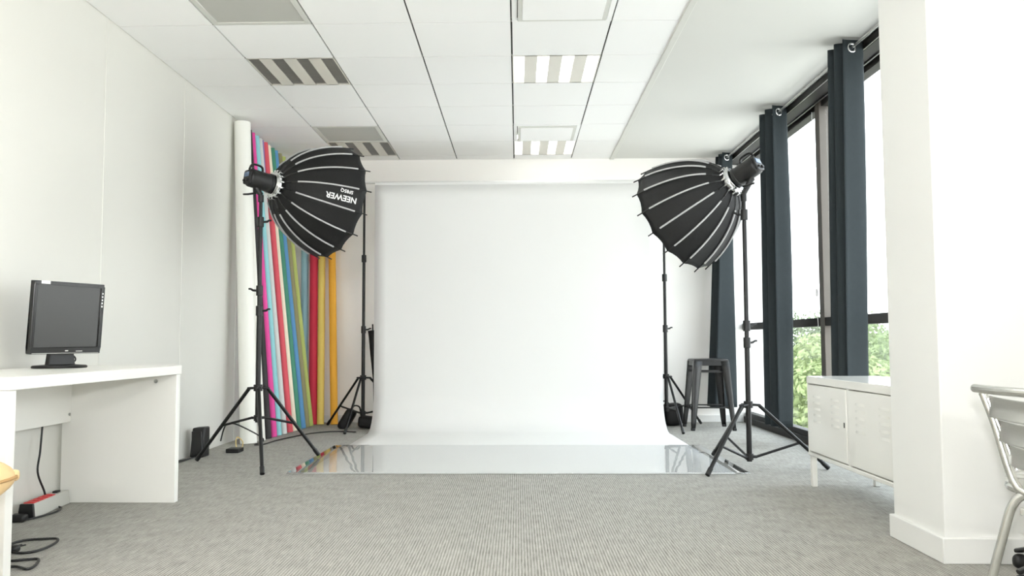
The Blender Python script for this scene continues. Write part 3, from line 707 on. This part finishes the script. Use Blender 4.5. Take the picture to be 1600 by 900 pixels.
# ------------------------------------------------------------------ stool
t = thing('bar_stool', 'black metal bar stool standing before the far curtain', 'stool', (1.815, 8.09, 0), 0)
S0, S1, HT = .155, .205, .662
b = MB(); b.sell((0, 0, HT-.012), (S0+.008, S0+.008, .014), .3, .28, nu=48)
b.build('seat', 'gunmetal', t)
b = MB()
for k in range(4):
    T = Matrix.Rotation(PI/2*k, 4, 'Z'); b.hexa([T @ V(p) for p in ((-S0-.004, -S0-.01, HT-.062), (S0+.004, -S0-.01, HT-.062), (S0+.004, -S0-.005, HT-.062), (-S0-.004, -S0-.005, HT-.062))], [T @ V(p) for p in ((-S0, -S0-.004, HT-.006), (S0, -S0-.004, HT-.006), (S0, -S0, HT-.006), (-S0, -S0, HT-.006))])
b.build('apron', 'gunmetal', t, bevel=.002)
for sx in (-1, 1):
    for sy in (-1, 1):
        # angle-section leg that narrows to the foot
        b = MB(); a0, a1 = V((sx*(S0+.006), sy*(S0+.006), HT-.02)), V((sx*S1, sy*S1, .0)); rows = []
        for k in range(9):
            f = k/8; c = a0.lerp(a1, f); wd = .075*(1-f)+.034*f
            if f > .9: wd *= .92
            rows.append([c+V((-sx*wd, 0, 0)), c+V((-sx*wd*.12, sy*.002, 0)), c+V((0, 0, 0)), c+V((sx*.002, -sy*wd*.12, 0)), c+V((0, -sy*wd, 0))])
        b.grid(rows); lg = b.build('leg', 'gunmetal', t, solid=(.004, 0), ang=50)
        q = MB(); q.sell((sx*(S1-.012), sy*(S1-.012), .012), (.018, .018, .012), .4, .4); q.build('rubber_foot', 'black_plastic', lg)
f = (HT-.02-.2)/(HT-.02); sr = S0+.006+(S1-S0-.006)*f-.012
for k in range(4):
    T = Matrix.Rotation(PI/2*k, 4, 'Z'); b = MB(); b.box(-sr, -sr-.003, .19 if k % 2 else .205, sr, -sr+.012, .2 if k % 2 else .218, T); b.build('footrest', 'gunmetal', t, bevel=.002)
sr2 = S0+.006+(S1-S0-.006)*.18-.02
for k in (0, 2):
    T = Matrix.Rotation(PI/2*k, 4, 'Z'); b = MB(); b.box(-sr2, -sr2, .535, sr2, -sr2+.006, .55, T); b.build('brace', 'gunmetal', t)

# ------------------------------------------------------------------ curtains
RX, RZ = 2.112, 2.672
def curtain(y0, y1, waves, zb, label, a_top=.062, a_bot=.085, shift=0., flare=0., seed=0, ph=0.):
    t = thing('curtain', label, 'curtain', (RX, (y0+y1)/2, 0), 0, 'dark eyelet curtains')
    ym = (y0+y1)/2; rows = []; NZ, NY = 44, int(waves*20)
    zt = RZ+.05
    for i in range(NZ+1):
        f = i/NZ; z = zt+(zb-zt)*f; A_ = a_top+(a_bot-a_top)*f; row = []
        for k in range(NY+1):
            u = k/NY; ang = 2*PI*waves*u+ph
            wob = noise.noise(V((u*2.5+seed, z*.55, seed)))*f
            s = math.sin(ang+.5*wob); s = math.copysign(abs(s)**.75, s)
            x = A_*s*(1+.35*wob)+shift*f+.02*wob*f
            y = y0+(y1-y0)*u-ym
            y = y*(1+flare*f)+.02*wob*f+.012*math.cos(ang*1.0)*f
            row.append(V((x, y, z)))
        rows.append(row)
    b = MB(); b.grid(rows); b.build('fabric', 'curtain', t, solid=(.003, 0), ang=70)
    k = 0
    for k in range(0, int(2*waves+.001)+1):
        u = (PI*k-ph)/(2*PI*waves)
        if u < .0 or u > 1: continue
        y = y0+(y1-y0)*u-ym
        e = .01; sA = a_top*(2*PI*waves/(y1-y0))*(1 if k % 2 == 0 else -1)
        n = V((1, -0, 0)) if False else V((-1., sA, 0)).normalized()
        T = Matrix.Translation((0, y, RZ)) @ frame_of(V((-1*(1 if sA > 0 else -1), abs(sA), 0)).normalized() if False else n)
        q = MB(); pr = [(.0215+.0065*math.cos(2*PI*j/10)+.004, .0055*math.sin(2*PI*j/10)) for j in range(10)]
        q.lathe(pr, T, n=24, close=True); q.build('eyelet', 'chrome', t)
curtain(5.215, 5.42, 1.9, .15, 'dark eyelet curtain hanging behind the white cabinet', seed=1, ph=-.8, a_top=.08, a_bot=.085, shift=-.03)
curtain(6.69, 7.07, 2.4, .15, 'dark eyelet curtain hanging midway along the window', seed=5, ph=-.8, a_top=.075, a_bot=.085)
curtain(8.38, 8.66, 2.4, .175, 'dark eyelet curtain in the far corner behind the stool', seed=9, ph=-.8, a_top=.062, a_bot=.12, shift=-.075, flare=.0)
t = thing('curtain_rod', 'thin metal curtain rod running along the top of the window', 'curtain rod', (RX, 6.2, RZ))
b = MB(); b.cyl((0, 3.70-6.2, 0), (0, 8.715-6.2, 0), .0085, n=12); b.build('rod', 'steel', t)
for y in (3.9, 5.45, 6.95, 8.55):
    b = MB(); b.box(-.008, y-6.2-.01, .006, .008, y-6.2+.01, H-RZ-.001); b.build('bracket', 'steel', t)
b = MB(); b.tube([(2.29, 6.47, 1.9), (2.292, 6.47, 1.4), (2.294, 6.47, 1.0), (2.297, 6.47, .93)], .003, 6); b.sell((2.292, 6.47, 1.2), (.008, .008, .03), .5, .5); b.tube([(2.29, 6.47, 2.60), (2.29, 6.47, 1.9)], .0025, 6)
tag(b.build('blind_cord', 'sticker'), 'thin white blind cord with a pull hanging beside the window post', 'blind cord')

# ------------------------------------------------------------------ white metal cabinet
CXF, CYF, CYN = 1.672, 4.93, 3.745
t = thing('metal_cabinet', 'white metal cabinet with two louvred doors standing beside the column', 'cabinet', (CXF+.2, (CYF+CYN)/2, 0)); ox, oy = CXF+.2, (CYF+CYN)/2
def cb(b, x0, y0, z0, x1, y1, z1): return b.box(x0-ox, y0-oy, z0, x1-ox, y1-oy, z1)
b = MB(); zt = .628
cb(b, CXF, CYN, zt-.042, CXF+.4, CYF, zt)                                   # top lip
cb(b, CXF+.03, CYN+.004, .196, CXF+.396, CYF-.004, zt-.04)
cb(b, CXF, CYN, .176, CXF+.4, CYF, .198)
cb(b, CXF+.002, CYN, .19, CXF+.035, CYN+.012, zt-.03); cb(b, CXF+.002, CYF-.012, .19, CXF+.035, CYF, zt-.03)
cb(b, CXF+.004, (CYF+CYN)/2-.014, .19, CXF+.035, (CYF+CYN)/2+.014, zt-.03)
b.build('body', 'cabinet', t, bevel=.004)
for s, (ya, yb) in enumerate(((oy+.017, CYF-.015), (CYN+.015, oy-.017))):
    b = MB(); cb(b, CXF+.001, ya, .203, CXF+.026, yb, zt-.046); dr = b.build('door', 'cabinet', t, bevel=.004)
    for gx in (ya+.085, yb-.085-.12):
        for k in range(5 if s == 0 else 5):
            z = zt-.115-.034*k; q = MB(); yy0, yy1 = gx-oy, gx+.12-oy; xx = CXF+.0012-ox
            q.hexa([(xx-.0028, yy0+.008, z-.002), (xx-.0028, yy1-.008, z-.002), (xx+.001, yy1, z-.002), (xx+.001, yy0, z-.002)], [(xx-.0005, yy0+.008, z+.011), (xx-.0005, yy1-.008, z+.011), (xx+.001, yy1, z+.011), (xx+.001, yy0, z+.011)])
            q.build('louvre', 'cabinet', dr)
    if s == 0:
        q = MB(); q.box(CXF-.001-ox, ya+.02-oy, .385, CXF+.002-ox, ya+.032-oy, .412); q.build('keyhole', 'black_plastic', dr, bevel=.001)
for x in (CXF+.008, CXF+.362):
    for y in (CYN+.008, CYF-.038):
        b = MB(); cb(b, x, y, 0, x+.03, y+.03, .178); b.build('leg', 'cabinet', t, bevel=.003)

# ------------------------------------------------------------------ aluminium chair
t = thing('bistro_chair', 'silver aluminium bistro chair with slatted back before the column', 'chair', (1.485, 2.27, 0), math.radians(-50))
CW = .25
def arc(u, y_off): return y_off      # back bulges towards the viewer (-y)
b = MB(); top = []
for k in range(-12, 13):
    u = k/12; top.append(V((u*(CW+.005), -.09*(1-u*u)-.015+.01, .695-.004*(1-u*u))))
b.tube(top, .0125, 12); b.sell(top[0], (.0126, .0126, .0126), 1, 1, nu=12, nv=8); b.sell(top[-1], (.0126, .0126, .0126), 1, 1, nu=12, nv=8); b.build('top_rail', 'alu', t)
pts = [(-CW+.012, .0, .683), (-CW+.04, .0, .6), (-CW+.068, .0, .49), (-CW+.088, .0, .435), (-CW+.125, -.01, .412), (0, -.03, .405), (CW-.14, -.01, .412), (CW-.1, 0, .435), (CW-.075, 0, .49), (CW-.04, 0, .6), (CW-.012, 0, .683)]
b = MB(); b.tube(smooth_path(pts, 6), .011, 12); b.build('back_frame', 'alu', t)
for s in (-1, 1):
    b = MB(); b.tube([(s*(CW-.03), -.012, .668), (s*(CW-.098), -.014, .475)], .004, 8); b.build('slat_rod', 'alu', t)
for (z0_, z1_) in ((.617, .676), (.551, .610), (.488, .544)):
    b = MB(); rows = []
    hw = CW-.026-(.668-(z0_+z1_)/2)*.35
    for (dz, dy) in ((z0_, -.002), (z0_+.004, .003), ((z0_+z1_)/2, .004), (z1_-.004, .003), (z1_, -.002)):
        rows.append([V((hw*k/14, -.014-.085*(1-(k/14)**2)+dy*.8, dz-.012*(1-(k/14)**2))) for k in range(-14, 15)])
    b.grid(rows); b.build('back_slat', 'alu_slat', t, solid=(.003, 0), ang=60)
# seat: slats on a frame
b = MB(); sp_ = smooth_path([(-.12, -.008, .412), (-.19, .03, .425), (-.215, .2, .438), (-.2, .4, .445), (-.12, .44, .445), (.12, .44, .445), (.2, .4, .445), (.215, .2, .438), (.19, .03, .425), (.12, -.008, .412)], 6); b.tube(sp_, .011, 10); b.build('seat_frame', 'alu', t)
for k in range(6):
    y = .03+.068*k; b = MB(); b.box(-.2, y, .446, .2, y+.052, .449); b.build('seat_slat', 'alu_slat', t, bevel=.001)
for s in (-1, 1):
    b = MB(); b.tube(smooth_path([(s*.08, .0, .412), (s*.135, -.003, .409), (s*.168, -.006, .378), (s*.195, -.01, .29), (s*.268, -.02, .006)], 6), .0125, 12); b.build('leg', 'alu', t)
    b = MB(); b.tube(smooth_path([(s*.12, .4, .43), (s*.17, .41, .425), (s*.195, .42, .38), (s*.21, .425, .29), (s*.235, .44, .006)], 6), .0125, 12); b.build('leg', 'alu', t)
b = MB(); b.box(-.15, -.012, .352, .15, .0, .372); b.build('stretcher', 'alu', t, bevel=.002)

# dark swivel chair base peeping in at the picture edge
t = thing('swivel_chair_base', 'black star base of a swivel chair at the foot of the column', 'chair', (1.945, 2.92, 0), 0)
for k in range(5):
    a = PI+.12+2*PI*k/5
    b = MB(); b.tube([(.03*math.cos(a), .03*math.sin(a), .13), (.16*math.cos(a), .16*math.sin(a), .10), (.285*math.cos(a), .285*math.sin(a), .062)], [.03, .024, .012], 8, flat=.7); lg = b.build('leg', 'bezel', t)
    q = MB(); q.sell((.27*math.cos(a), .27*math.sin(a), .027), (.026, .02, .0265), .8, .8, nu=16, nv=10); q.build('caster', 'black_plastic', lg)
b = MB(); b.cyl((0, 0, .08), (0, 0, .55), .028); b.build('gas_lift', 'black_plastic', t)
b = MB(); b.sell((.03, 0, .58), (.16, .16, .04), .5, .4); b.build('seat', 'soft_black', t)

# ------------------------------------------------------------------ outside
b = MB(); b.box(XR+3, -60, -5.2, 140, 120, -5.0); o = b.build('ground_outside', 'ground'); lab(o, 'ground outside far below the window, made pale to bounce daylight indoors', 'ground')
def tree(x, y, rx, rz_, top, m, label, n, size):
    t = thing('tree', label, 'tree', (x, y, -5.0), 0, 'trees outside the window')
    zc = top+5-rz_
    q = MB(); q.tube(smooth_path([(0, 0, 0), (.1, .05, zc*.5), (0, .0, zc+rz_*.3)], 4), [.22-.02*k for k in range(9)], 10)
    for k in range(6):
        a = k*1.05; q.tube([(0, 0, zc*.55+k*.2), (rx*.6*math.cos(a), rx*.6*math.sin(a), zc+.2*k)], [.09, .03], 6)
    q.build('trunk', 'bark', t)
    b = MB(); rnd = random.Random(int(x*97+y*13)); cl = []
    for k in range(26):
        d = V((rnd.gauss(0, 1), rnd.gauss(0, 1), rnd.gauss(0, 1))).normalized(); cl.append((V((d.x*rx*.72, d.y*rx*.72, zc+d.z*rz_*.72)), rnd.uniform(.25, .5)*rx))
    for k in range(n):
        c, r = rnd.choice(cl); d = V((rnd.gauss(0, 1), rnd.gauss(0, 1), rnd.gauss(0, 1))).normalized(); p = c+d*r*rnd.uniform(.75, 1.)
        if p.z > top+5: p.z = top+5-rnd.random()*.3
        u = (d+V((rnd.gauss(0, .6), rnd.gauss(0, .6), rnd.gauss(0, .6)))).normalized(); a = u.orthogonal().normalized(); a = Matrix.Rotation(rnd.random()*6.28, 3, u) @ a; e = u.cross(a); s = size*rnd.uniform(.6, 1.3)
        b.add([p-a*s, p+e*s*.5-u*s*.12, p+a*s, p-e*s*.5-u*s*.12], [(0, 1, 2, 3)])
    o = b.build('foliage', m, t, smooth=False)
TR = [(6.9, 18.5, 2.0, 2.6, .98, 'leaf_light', 'pale green tree crown low behind the pane beside the cabinet'),
      (10.6, 22.5, 2.3, 2.8, 1.02, 'leaf', 'mid green tree crown in the pane nearest the column'),
      (6.9, 26.5, 2.3, 3.0, 1.12, 'leaf', 'mid green tree beyond the pale crown'),
      (12.6, 29.5, 2.7, 3.2, 1.3, 'leaf_light', 'pale green tree between the post and the middle curtain'),
      (8.2, 33.5, 2.7, 3.2, 1.3, 'leaf_deep', 'deeper green tree seen past the second stand pole'),
      (14.6, 36.5, 3.2, 3.6, 1.55, 'leaf', 'far green tree rising to the window rail'),
      (9.6, 44., 3.2, 3.6, 1.6, 'leaf_light', 'far pale tree in the narrow gap by the far curtain'),
      (18.5, 52., 4.4, 4.2, 2.7, 'leaf_deep', 'distant hazy tree top over the window rail'),
      (25., 60., 4.4, 4.4, 2.9, 'leaf', 'farthest hazy tree on the horizon')]
for (x, y, rx, rz_, top, m, l) in TR: tree(x, y, rx, rz_, top, m, l, 15000, .06+.0014*y)

# ------------------------------------------------------------------ light
w = bpy.data.worlds.new('sky'); bpy.context.scene.world = w; w.use_nodes = True; nt = w.node_tree
bg = nt.nodes['Background']; tc = nt.nodes.new('ShaderNodeTexCoord'); sx_ = nt.nodes.new('ShaderNodeSeparateXYZ'); nt.links.new(tc.outputs['Generated'], sx_.inputs[0])
cr = nt.nodes.new('ShaderNodeValToRGB'); nt.links.new(sx_.outputs['Z'], cr.inputs[0])
cr.color_ramp.elements[0].position = 0.; cr.color_ramp.elements[0].color = (.97, .985, 1, 1); cr.color_ramp.elements[1].position = .8; cr.color_ramp.elements[1].color = (.80, .90, 1, 1)
nt.links.new(cr.outputs[0], bg.inputs[0]); bg.inputs[1].default_value = 4.2
sd = bpy.data.lights.new('sun', 'SUN'); sd.energy = 6.5; sd.angle = .01; sd.color = (1, .97, .9); so = bpy.data.objects.new('sun', sd); C.objects.link(so)
so.rotation_euler = V((.75, .25, -.85)).to_track_quat('-Z', 'Y').to_euler()
# the photographer's flash, just above the camera
fd = bpy.data.lights.new('camera_flash', 'AREA'); fd.energy = 34; fd.shape = 'DISK'; fd.size = .12; fd.color = (.985, .99, 1); fo = bpy.data.objects.new('camera_flash', fd); C.objects.link(fo)
fo.location = (0, .0, 1.03); fo.rotation_euler = V((0, 1, .08)).to_track_quat('-Z', 'Y').to_euler()
# the two flash heads firing through their softboxes
for (c_, d_) in ((CLC, DL), (CRC, DR)):
    fd = bpy.data.lights.new('softbox_lamp', 'AREA'); fd.energy = .3; fd.shape = 'DISK'; fd.size = .7; fd.color = (.985, .99, 1); fo = bpy.data.objects.new('softbox_lamp', fd); C.objects.link(fo)
    fo.location = c_+d_*(DEP*.86); fo.rotation_euler = d_.to_track_quat('-Z', 'Y').to_euler()
# bounce flash aimed at the ceiling behind the viewer
fd = bpy.data.lights.new('bounce_flash', 'AREA'); fd.energy = 200; fd.shape = 'DISK'; fd.size = .5; fd.color = (.985, .99, 1); fo = bpy.data.objects.new('bounce_flash', fd); C.objects.link(fo)
fo.location = (-.1, -2.2, 1.5); fo.rotation_euler = V((0, .35, 1)).to_track_quat('-Z', 'Y').to_euler()

sc = bpy.context.scene
sc.view_settings.view_transform = 'Standard'; sc.view_settings.look = 'None'; sc.view_settings.gamma = 1; sc.view_settings.use_curve_mapping = False
sc.view_settings.exposure = 0.53
sc.cycles.use_denoising = True; sc.cycles.max_bounces = 14; sc.cycles.diffuse_bounces = 8; sc.cycles.glossy_bounces = 8; sc.cycles.transparent_max_bounces = 24; sc.cycles.caustics_reflective = False; sc.cycles.caustics_refractive = False
sc.cycles.sample_clamp_indirect = 6
